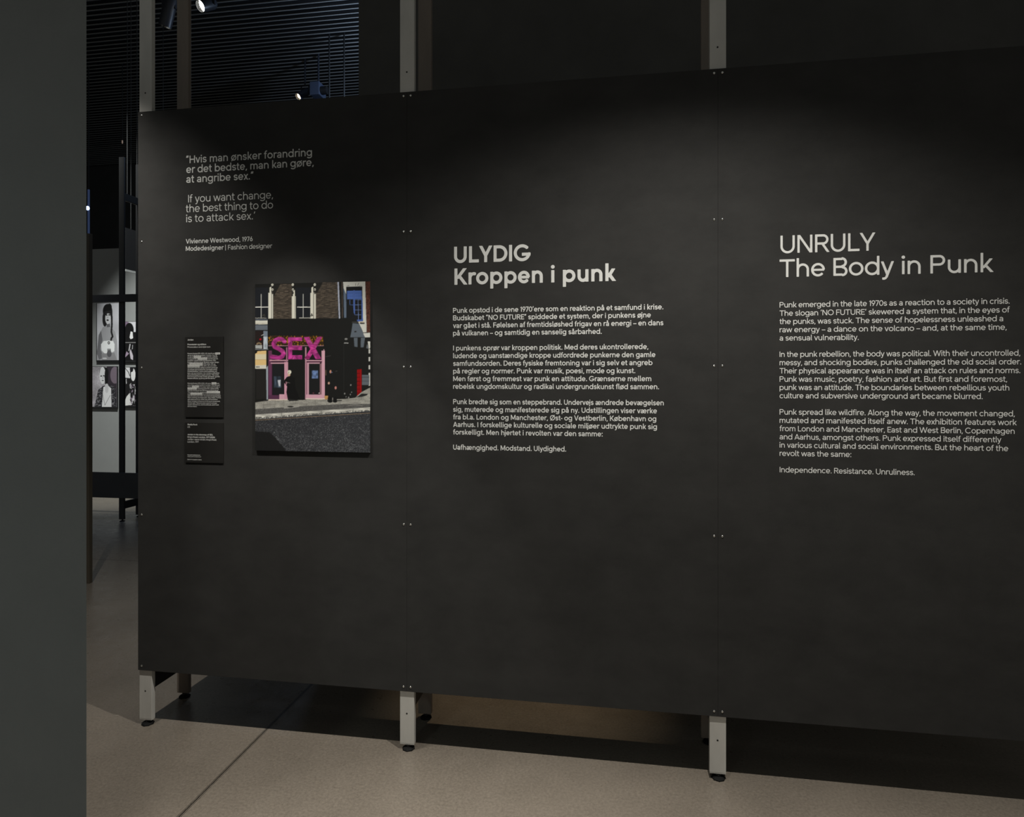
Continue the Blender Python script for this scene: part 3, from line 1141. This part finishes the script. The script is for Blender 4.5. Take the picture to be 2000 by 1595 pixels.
    # street lamp, pushchair, kiosk
    P.ell(868, 540, 13, 9, (118, 118, 116))
    P.rect(850, 571, 888, 579, (150, 150, 148))
    P.rect(846, 580, 852, 1000, (33, 33, 32))
    P.line([(690, 693), (735, 684)], 4, (62, 60, 58))
    for x, yv, r in ((856, 1012, 6), (868, 1040, 4), (909, 938, 6), (905, 1020, 5), (890, 1046, 6), (916, 1000, 4)):
        P.ell(x, yv, r, r * 1.3, (120, 120, 118))
    ph = P.rect(963, 800, 1003, 1036, (134, 12, 14))
    P.fill(ph & (((Y - 800) % 34) < 7) & (X < 990), (90, 8, 10))
    P.fill(ph & (X > 978) & (X < 984), (110, 10, 12))
    P.rect(1005, 850, 1068, 938, (86, 92, 98))
    P.rect(1005, 868, 1068, 872, (44, 46, 48))
    P.rect(1005, 902, 1068, 905, (60, 64, 68))
    # pavement
    side = P.poly([(82, 1088), (196, 1072), (690, 1064), (860, 1058), (945, 1048), (1000, 1000), (1078, 958), (1078, 1102), (842, 1102), (462, 1122), (82, 1147)], (138, 136, 129))
    P.mod(side, P.vnoise(40, 14), 0.12)
    P.mod(side, P.vnoise(4, 4), 0.12)
    for x in (160, 255, 330, 430, 520, 600, 690, 770):
        P.line([(x, 1068), (x - 18 + 0.05 * x, 1140)], 2, (92, 90, 86))
    P.line([(82, 1112), (560, 1094)], 1.5, (100, 98, 94))
    P.poly([(1003, 1012), (1060, 1015), (1045, 1028), (1005, 1040), (940, 1046), (970, 1036)], (36, 36, 36))
    P.poly([(700, 1078), (730, 1045), (752, 1070), (835, 1068), (828, 1076), (760, 1078)], (30, 30, 30))
    P.rect(748, 1046, 756, 1072, (120, 118, 112))
    P.ell(730, 1082, 20, 8, (18, 18, 18))
    P.ell(772, 1082, 18, 8, (18, 18, 18))
    P.rect(714, 1040, 748, 1080, (20, 20, 20))
    P.rect(756, 1040, 788, 1080, (20, 20, 20))
    P.poly([(680, 1030), (714, 1030), (708, 1062), (684, 1062)], (170, 130, 80))
    P.poly([(372, 1060), (440, 1066), (460, 1074), (372, 1078)], (40, 40, 40))
    strip = P.poly([(82, 1147), (462, 1122), (842, 1102), (1078, 1102), (1078, 1134), (82, 1198)], (82, 81, 79))
    P.mod(strip, P.vnoise(6, 5), 0.18)
    P.poly([(322, 1120), (440, 1112), (466, 1128), (332, 1142)], (140, 138, 132))
    P.ell(387, 1125, 27, 6, (34, 34, 33))
    P.line([(890, 1116), (960, 1108), (1010, 1118)], 4, (128, 126, 120))
    kb = P.poly([(82, 1194), (1078, 1130), (1078, 1162), (82, 1234)], (176, 174, 166))
    P.mod(kb, P.vnoise(50, 9), 0.2)
    lo = kb & (Y > 1216 - (X - 82) * 0.066)
    P.fill(lo & (P.vnoise(7, 6) > -0.1), (70, 70, 68), 0.75)
    for x in (310, 655, 930):
        P.line([(x, 1182 - (x - 310) * 0.06), (x, 1222 - (x - 310) * 0.06)], 3, (60, 60, 58))
    road = P.poly([(82, 1234), (1078, 1162), (1078, 1600), (82, 1600)], (46, 47, 50))
    sp = P.vnoise(5, 4)
    den = np.clip((Y - 1200) / 300, 0, 1)
    P.fill(road & (sp > 0.62 - 0.25 * den), (104, 106, 108), 0.7)
    P.fill(road & (sp < -0.6), (30, 31, 34), 0.7)
    P.fill(road & (P.vnoise(4, 3) > 0.82 - 0.06 * den), (150, 152, 152), 0.7)
    P.line([(82, 1243), (1078, 1180)], 5, (118, 100, 82))
    P.poly([(82, 1338), (205, 1345), (262, 1400), (342, 1495), (352, 1560), (82, 1560)], (27, 27, 27), 0.92)
    return P.c


PY = -0.0085
_tl, _br = at_y(498.4, 552.0, PY), at_y(723.2, 883.0, PY)
z1 = at_y(611, 551.8, PY).z
z0 = at_y(611, 881.5, PY).z
t = thing('mounted_photograph', 'colour photograph of a black shopfront with large pink letters, mounted on the left panel', 'photograph', ((_tl.x + _br.x) / 2, 0, z0))
MB().box((_tl.x, PY + 0.0002, z0), (_br.x, -0.0003, z1), 0.0003).build('backing_sheet', M['alu'], t)
print_mesh('printed_picture', _tl.x, _br.x, z0, z1, PY, 250, 366, paint_street, M['print'], t, 1.6, (480, 540, 4.431))

# ------------------------------------------------------------------ caption boards
LY = -0.0036


def caption(label, u0, u1, v0, v1):
    a, b = at_y(u0, v0, LY), at_y(u1, v1, LY)
    t = thing('caption_board', label, 'caption', ((a.x + b.x) / 2, 0, b.z), 'black caption boards beside the photograph')
    MB().box((a.x, LY, b.z), (b.x, -0.0002, a.z), 0.0005).build('board', M['board'], t)
    return t


c = caption('taller upper black caption board with two paragraphs and white highlight bars', 361.5, 436.0, 657.5, 815.0)
LT = LY - 0.0003
def cr(x):
    return 350 + x / 12.27
LX = 366.3
headings('title_lettering', [('Jordan', LX, cr(343), 664.9), ('Provokatør og stilikon', LX, cr(645), 674.0), ('Provocateur and style icon', LX, cr(745), 679.0, 0.125)], 0.0068, LT, c, M['vinyl'], 0.18, 16)
dk = [('Pamela Rooke (1955–2022, UK), kendt som Jordan', 980), ('var en af de første punkere i London. Hun var', 912),
      ('en del af Sex Pistols’ omgangskreds, spillede', 918), ('en hovedrolle i Derek Jarmans banebrydende', 928),
      ('punkfilm Jubilee (1978) og arbejdede i SEX-', 885), ('butikken på King’s Road. Butikken solgte design', 950),
      ('af Vivienne Westwood (1941–2022, UK) og', 865), ('Malcolm McLaren (1946–2010, UK), som blev', 895),
      ('synonymt med den tidlige punkstil: genbrugt', 920), ('og omsyet tøj fra 1950’erne, bondage-udstyr,', 915),
      ('hundehalsbånd, T-shirts med budskaber om', 905), ('kaos, sex og revolution. Om Jordans indflydelse', 960),
      ('på punkbevægelsen sagde Jarman: ”Alle andre', 948), ('kom ind og så, hvordan Jordan gik klædt, og hele', 970),
      ('hendes attitude, og så tog det fart derfra.”', 870)]
en = [('Pamela Rooke (1955–2022, UK) a.k.a. Jordan was', 960), ('one of the earliest punks in London. She was part', 975),
      ('of the Sex Pistols entourage, had a central role in', 970), ('Derek Jarman’s seminal punk film Jubilee (1978),', 948),
      ('and she worked at the SEX-shop on King’s Road.', 940), ('The shop sold the designs by Vivienne Westwood', 978),
      ('and Malcolm McLaren, which became synonymous', 985), ('with the early punk style: recycled and reassembled', 993),
      ('1950’s clothing, bondage gear, dog collars, T-shirts', 997), ('with statements on chaos, sex, and revolution.', 926),
      ('About Jordan’s influence on the punk movement,', 979), ('Jarman said: ‘Everyone else came in and saw', 906),
      ('Jordan dressed up, and the attitude, and it took', 951), ('off from there.’', 430)]
PITCH = 3.475
lettering('paragraph_lettering', [(s, LX, cr(r), 691.2 + PITCH * i) for i, (s, r) in enumerate(dk)], 0.0050, LT, c, M['vinyl'], 0.17, 14)
lettering('paragraph_lettering', [(s, LX, cr(r), 749.4 + PITCH * i) for i, (s, r) in enumerate(en)], 0.0050, LT, c, M['vinyl'], 0.14, 14)
bars = [(691.2, 0, 865, 980, 'Jordan'), (691.2, 2, 348, 525, 'Sex Pistols'), (691.2, 3, 440, 670, 'Derek Jarmans'),
        (691.2, 6, 243, 565, 'Vivienne Westwood'), (691.2, 7, 200, 490, 'Malcolm McLaren'),
        (749.4, 0, 775, 890, 'Jordan'), (749.4, 2, 305, 470, 'Sex Pistols'), (749.4, 3, 200, 420, 'Derek Jarman’s'),
        (749.4, 5, 660, 978, 'Vivienne Westwood'), (749.4, 6, 268, 550, 'Malcolm McLaren')]
for v, i, a, b, s in bars:
    vb = v + PITCH * i
    p, q = at_y(cr(a), vb - 3.0, LT - 0.0002), at_y(cr(b), vb + 0.75, LT - 0.0002)
    h = MB().box((p.x, LT - 0.0003, q.z), (q.x, LT - 0.0001, p.z)).build('highlight_bar', M['vinyl'], c)
    lettering('bar_lettering', [(s, cr(a) + 0.5, cr(b) - 0.5, vb)], 0.0047, LT - 0.0005, h, M['ink'], 0.11, 14)

c = caption('lower black caption board with a short credit, under the taller one', 361.5, 436.0, 824.5, 904.5)
LX = 366.2
def cq(x):
    return 350 + x / 15.95
headings('title_lettering', [('Sheila Rock', LX, cq(565), 830.2, 0.18), ('US', LX, cq(335), 835.1, 0.13),
                              ('Jordan in the doorway of SEX,', LX, cq(1050), 849.7), ('King’s Road, London, 1977 (2026)', LX, cq(1112), 854.5),
                              ('Jordan i døren til SEX, King’s Road,', LX, cq(1162), 859.2, 0.13), ('London, 1977', LX, cq(605), 863.9, 0.13)],
          0.0068, LT, c, M['vinyl'], 0.17, 16)
lettering('credit_lettering', [('Farveprint på aluminium', LX, cq(655), 889.0, 0.17), ('Colour print on aluminium', LX, cq(683), 892.2),
                               ('Black Photography Gallery', LX, cq(700), 897.9)], 0.0044, LT, c, M['vinyl'], 0.13, 14)

# ------------------------------------------------------------------ lamps under the slatted ceiling
def aim(v):
    return Vector(v).normalized()


def ceiling_spot(label, pos, direction, length, radius, lens, body, group, stem=True):
    p, d = Vector(pos), aim(direction)
    t = thing('ceiling_spotlight', label, 'spotlight', p, group)
    back = p - d * length
    q = MB().lathe([(0.001, -length), (radius * 0.8, -length), (radius, -length * 0.85), (radius, 0.0), (radius * 0.92, 0.0),
                    (radius * 0.90, -length * 0.1)], p, d, 28)
    q.build('housing', body, t, True)
    MB().lathe([(radius * 0.92, -0.002), (radius * 0.70, -length * 0.22), (radius * 0.45, -length * 0.3)], p, d, 28).build('reflector', M['reflector'], t, True)
    MB().lathe([(0.001, -length * 0.12), (radius * 0.5, -length * 0.16), (radius * 0.72, -length * 0.2)], p, d, 28).build('lens', lens, t, True)
    if stem:
        c0 = p - d * (length * 0.6)
        k = MB().box((c0.x - radius * 1.25, c0.y - 0.012, c0.z - 0.01), (c0.x - radius * 1.05, c0.y + 0.012, c0.z + radius * 2.0))
        k.box((c0.x + radius * 1.05, c0.y - 0.012, c0.z - 0.01), (c0.x + radius * 1.25, c0.y + 0.012, c0.z + radius * 2.0))
        k.box((c0.x - radius * 1.25, c0.y - 0.012, c0.z + radius * 1.9), (c0.x + radius * 1.25, c0.y + 0.012, c0.z + radius * 2.1))
        k.build('yoke', M['lamp_body'], t)
        MB().cyl((c0.x, c0.y, c0.z + radius * 2.0), (c0.x, c0.y, CEIL + 0.03), 0.012).build('hanging_stem', M['lamp_body'], t)
    return t


GL = 'spotlights under the slatted ceiling'
ceiling_spot('brightest white spotlight at the top, near the left support frame', at_z(391, 12, 6.1), (-0.35, -0.75, -0.6), 0.22, 0.072, M['lamp_white'], M['lamp_body'], GL)
ceiling_spot('small spotlight with a warm lit end just above the panel top edge', at_z(582, 189, 5.9), (-0.5, -0.75, -0.75), 0.26, 0.055, M['lamp_warm'], M['blue_body'], GL)
ceiling_spot('dim unlit spotlight tilted between the two posts of the left frame', at_z(322, 52, 5.9), (-0.35, 0.1, -0.95), 0.36, 0.075, M['lamp_body'], M['lamp_body'], GL)
# projector next to the warm spotlight
p = at_z(622, 178, 5.95)
t = thing('projector', 'dark bluish projector box hanging right of the warm spotlight', 'projector', p)
MB().box((p.x - 0.09, p.y - 0.12, p.z - 0.10), (p.x + 0.07, p.y + 0.12, p.z + 0.10), 0.01).build('housing', M['blue_body'], t)
MB().cyl((p.x + 0.06, p.y - 0.05, p.z - 0.02), (p.x + 0.17, p.y - 0.05, p.z - 0.02), 0.06).build('lens_barrel', M['black'], t)
MB().cyl((p.x, p.y, p.z + 0.09), (p.x, p.y, CEIL + 0.03), 0.015).build('hanging_stem', M['lamp_body'], t)
for i, (u, lb) in enumerate(((643, 'thin dark cable in front of the ceiling slats, left one of two'), (672, 'thin dark cable in front of the ceiling slats, right one of two'))):
    p = at_z(u, 175, 5.7)
    tag(MB().cyl((p.x, p.y, 4.6), (p.x, p.y, CEIL + 0.02), 0.012, seg=8).build('suspension_cable', M['cable']), lb, 'cable', 'cables hanging from the slatted ceiling')
_p = at_z(705, 190, 5.6)
d = bpy.data.lights.new('blue_stage_light', 'POINT')
d.energy = 58
d.color = (0.55, 0.72, 1.0)
d.shadow_soft_size = 0.08
o = bpy.data.objects.new('blue_stage_light', d)
COL.objects.link(o)
o.location = (_p.x + 0.6, _p.y - 0.3, 5.6)

# ------------------------------------------------------------------ far hall seen past the left end
YF = 3.6
fx = (at_y(230.4, 900, YF).x + at_y(243.6, 900, YF).x) / 2
t = support_frame(fx, 'dark support frame of the open stand in the far hall', YF, 3.9, 'stand_frame', M['black'], 'dark support frames in the far hall', rail_z=(0.13, 0.21))
zt0, zt1 = at_y(237, 590, YF).z, at_y(237, 575, YF).z
zl0, zl1 = at_y(237, 972, YF).z, at_y(237, 922.5, YF).z
tag(MB().box((fx - 1.6, YF - 0.02, zt0), (fx + 1.3, YF - 0.001, zt1), 0.002).build('crossbar', M['black']), 'dark horizontal bar over the portraits in the far hall', 'bar')
tag(MB().box((fx - 1.6, YF - 0.02, zl0), (fx + 1.3, YF - 0.001, zl1), 0.002).build('bottom_board', M['wall_black']), 'low black board across the foot of the far stand', 'board')
p = at_z(173.8, 1138, 0)
tag(MB().box((p.x - 0.016, p.y - 0.016, 0), (p.x + 0.016, p.y + 0.016, 2.6), 0.002).build('slim_post', M['brown_post']), 'slim dark post beside the edge of the grey wall', 'post')


def paint_portrait(X, Y):
    P = Paint(X, Y, 3)
    P.fill(np.ones(X.shape, bool), (182, 181, 186))
    P.mod(np.ones(X.shape, bool), P.vnoise(140, 160), 0.08)
    P.rect(0, 0, 162, 2000, (60, 60, 62))
    skin = (150, 149, 152)
    P.poly([(240, 455), (330, 440), (400, 520), (425, 640), (425, 890), (165, 890), (185, 560)], skin)
    P.poly([(185, 560), (215, 500), (235, 620), (205, 740), (250, 850), (190, 880), (160, 800)], (104, 103, 106))
    P.ell(300, 250, 62, 95, (26, 25, 26))
    P.ell(265, 350, 32, 100, (34, 33, 34))
    P.ell(325, 200, 30, 50, (24, 24, 24))
    P.ell(305, 340, 36, 78, (196, 195, 197))
    P.poly([(272, 250), (340, 240), (345, 290), (300, 275), (270, 310)], (40, 39, 40))
    P.ell(288, 300, 11, 8, (30, 30, 30))
    P.ell(322, 298, 12, 9, (30, 30, 30))
    P.ell(300, 366, 15, 10, (30, 28, 30))
    P.ell(302, 332, 5, 8, (140, 139, 140))
    P.line([(352, 250), (356, 420), (350, 520), (366, 580), (350, 600), (346, 625)], 22, (32, 31, 32))
    P.poly([(285, 420), (330, 410), (335, 455), (290, 458)], (96, 95, 98))
    P.poly([(214, 680), (250, 636), (310, 632), (372, 636), (392, 680), (388, 770), (340, 790), (270, 806), (222, 760)], (226, 225, 222))
    P.ell(316, 660, 15, 20, (40, 40, 42))
    P.ell(316, 660, 7, 10, (200, 198, 196))
    P.poly([(220, 800), (390, 790), (425, 890), (230, 890)], (130, 128, 130))
    P.ell(322, 800, 30, 46, (84, 83, 86))
    for x in (300, 312, 324, 336):
        P.line([(x + 6, 800), (x, 740)], 9, (90, 89, 92))
    P.ell(262, 862, 30, 10, (190, 188, 190))
    return P.c


def paint_seated(X, Y):
    P = Paint(X, Y, 5)
    al = np.ones(X.shape, bool)
    P.fill(al, (160, 155, 160))
    P.mod(al, P.vnoise(60, 90), 0.16)
    P.mod(al, P.vnoise(14, 14), 0.08)
    P.poly([(290, 965), (420, 965), (420, 1500), (300, 1500), (270, 1250)], (52, 46, 52))
    P.ell(395, 1080, 60, 110, (110, 98, 108))
    P.ell(255, 1050, 60, 75, (34, 33, 34))
    P.ell(235, 1085, 40, 112, (205, 204, 205))
    P.ell(285, 1100, 24, 120, (28, 28, 28))
    P.ell(218, 1092, 12, 8, (40, 40, 42))
    P.ell(250, 1088, 11, 8, (40, 40, 42))
    P.ell(238, 1150, 14, 6, (80, 78, 80))
    P.ell(240, 1112, 5, 16, (150, 149, 150))
    jk = P.poly([(180, 1270), (240, 1220), (330, 1200), (400, 1240), (420, 1500), (125, 1500)], (44, 43, 46))
    P.fill(jk & (P.vnoise(9, 9) > 0.35), (120, 118, 122))
    P.poly([(245, 1235), (300, 1210), (345, 1250), (352, 1500), (225, 1500)], (212, 210, 211))
    P.ell(290, 1250, 22, 62, (190, 188, 190))
    for x in (275, 290, 304):
        P.line([(x, 1290), (x - 3, 1205)], 11, (186, 184, 186))
    P.line([(235, 1320), (265, 1470), (335, 1340)], 4, (90, 88, 90))
    return P.c


def paint_dark_hair(X, Y):
    P = Paint(X, Y, 8)
    P.fill(np.ones(X.shape, bool), (196, 194, 198))
    P.poly([(505, 380), (575, 390), (530, 520), (505, 520)], (122, 104, 124))
    P.ell(582, 500, 58, 100, (22, 21, 22))
    P.rect(505, 520, 700, 660, (24, 23, 24))
    P.poly([(585, 590), (600, 510), (625, 520), (632, 600), (600, 614)], (214, 212, 212))
    P.rect(505, 652, 700, 662, (120, 118, 118))
    P.rect(505, 662, 700, 890, (22, 21, 22))
    P.poly([(520, 860), (545, 770), (580, 800), (540, 840)], (150, 132, 150))
    P.poly([(585, 780), (600, 740), (632, 830), (630, 884), (600, 870)], (186, 178, 186))
    P.line([(592, 680), (578, 760)], 14, (180, 178, 180))
    P.line([(625, 690), (622, 740)], 8, (170, 168, 170))
    return P.c


def paint_group(X, Y):
    P = Paint(X, Y, 9)
    P.fill(np.ones(X.shape, bool), (30, 29, 30))
    P.poly([(505, 975), (592, 980), (592, 1120), (505, 1110)], (205, 203, 205))
    P.line([(530, 990), (570, 1040), (590, 1090)], 8, (40, 39, 40))
    P.ell(632, 1075, 30, 82, (216, 214, 214))
    P.ell(612, 1000, 22, 40, (30, 29, 32))
    P.line([(542, 1130), (544, 1190)], 9, (190, 188, 190))
    P.poly([(585, 1200), (605, 1180), (615, 1260), (590, 1250)], (150, 148, 150))
    P.poly([(515, 1440), (545, 1360), (588, 1310), (590, 1400), (620, 1465), (520, 1478)], (216, 214, 212))
    mk = (X > 590) & (Y > 1200)
    P.fill(mk & (P.vnoise(12, 20) > 0.3), (140, 126, 140))
    P.fill(mk & (P.vnoise(9, 40) > 0.55), (196, 194, 196))
    return P.c


def portrait(label, u0, u1, v0, v1, painter, yb, n, gain=1.3):
    y = yb - 0.02
    a, b = at_y(u0, v0, y), at_y(u1, v1, y)
    t = thing('portrait_print', label, 'photograph', ((a.x + b.x) / 2, yb, b.z), 'black and white portraits on the far grey wall')
    MB().box((a.x - 0.005, y + 0.0005, b.z - 0.02), (b.x + 0.005, yb - 0.0005, a.z + 0.005)).build('backing_board', M['black'], t)
    print_mesh('printed_picture', a.x, b.x, b.z, a.z, y, n[0], n[1], painter, M['print'], t, gain, (165, 570, 6.65), 2)


YD = 5.0
portrait('upper left portrait of a dark-haired person holding a white top', 188.5, 232.0, 592.5, 703.0, paint_portrait, YD, (70, 160))
portrait('lower left portrait of a person in a dark patterned jacket', 178.4, 228.0, 716.0, 794.5, paint_seated, YD, (76, 120))
portrait('upper right portrait of a person with black hair, partly hidden by the panel', 242.0, 270.0, 628.5, 703.5, paint_dark_hair, YD, (44, 110))
portrait('lower right picture of two people, partly hidden by the panel', 242.0, 270.0, 717.5, 792.0, paint_group, YD, (44, 110))

# rails, small lamps
a = at_y(241, 527.5, 4.2)
t = thing('hanging_banner', 'dark hanging board with a pale lower rail in the gap at the left', 'board', (a.x, 4.2, a.z))
MB().box((a.x, 4.2, a.z - 0.012), (a.x + 0.03, 4.95, a.z + 0.012)).build('rail', M['pale_rail'], t)['label'] = 'pale metal rail'
MB().box((a.x + 0.002, 4.2, a.z + 0.0125), (a.x + 0.028, 4.95, a.z + 0.5)).build('board', M['black'], t)
for yy in (4.3, 4.85):
    MB().cyl((a.x + 0.015, yy, a.z + 0.49), (a.x + 0.015, yy, CEIL + 0.02), 0.004, seg=8).build('cable', M['cable'], t)
a = at_y(241, 389, 3.95)
t = thing('hanging_rail', 'pale sloping rail hanging high in the dark gap at the left', 'rail', (a.x, 3.95, a.z))
MB().box((a.x, 3.95, a.z - 0.014), (a.x + 0.03, 4.18, a.z + 0.014)).build('rail', M['pale_rail'], t)
for yy in (3.99, 4.14):
    MB().cyl((a.x + 0.015, yy, a.z + 0.01), (a.x + 0.015, yy, CEIL + 0.02), 0.004, seg=8).build('cable', M['cable'], t)
p = at_y(173.2, 407, 6.5)
t = thing('tube_lamp', 'small blue white lamp glowing at the edge of the grey wall', 'lamp', p)
MB().cyl((p.x, p.y, p.z - 0.45), (p.x, p.y, p.z + 0.3), 0.016, seg=12).build('tube', M['tube_blue'], t)  # faint emission stands in for the streak of glow around the bulb
MB().lathe([(0.001, -0.035), (0.02, -0.025), (0.027, 0.0), (0.02, 0.025), (0.001, 0.035)], (p.x, p.y - 0.02, p.z), (0, 0, 1), 16).build('bulb', M['lamp_blue'], t, True)
MB().cyl((p.x, p.y, p.z + 0.29), (p.x, p.y, CEIL + 0.02), 0.008, seg=8).build('stem', M['cable'], t)
p = at_y(239, 277, 6.5)
t = thing('pilot_lamp', 'tiny amber pilot light high in the dark gap', 'lamp', p)
MB().lathe([(0.001, -0.03), (0.008, -0.022), (0.010, 0.0), (0.008, 0.022), (0.001, 0.03)], p, (0, 0, 1), 12).build('bulb', M['lamp_amber'], t, True)
MB().cyl((p.x, p.y, p.z + 0.025), (p.x, p.y, CEIL + 0.02), 0.006, seg=8).build('stem', M['cable'], t)
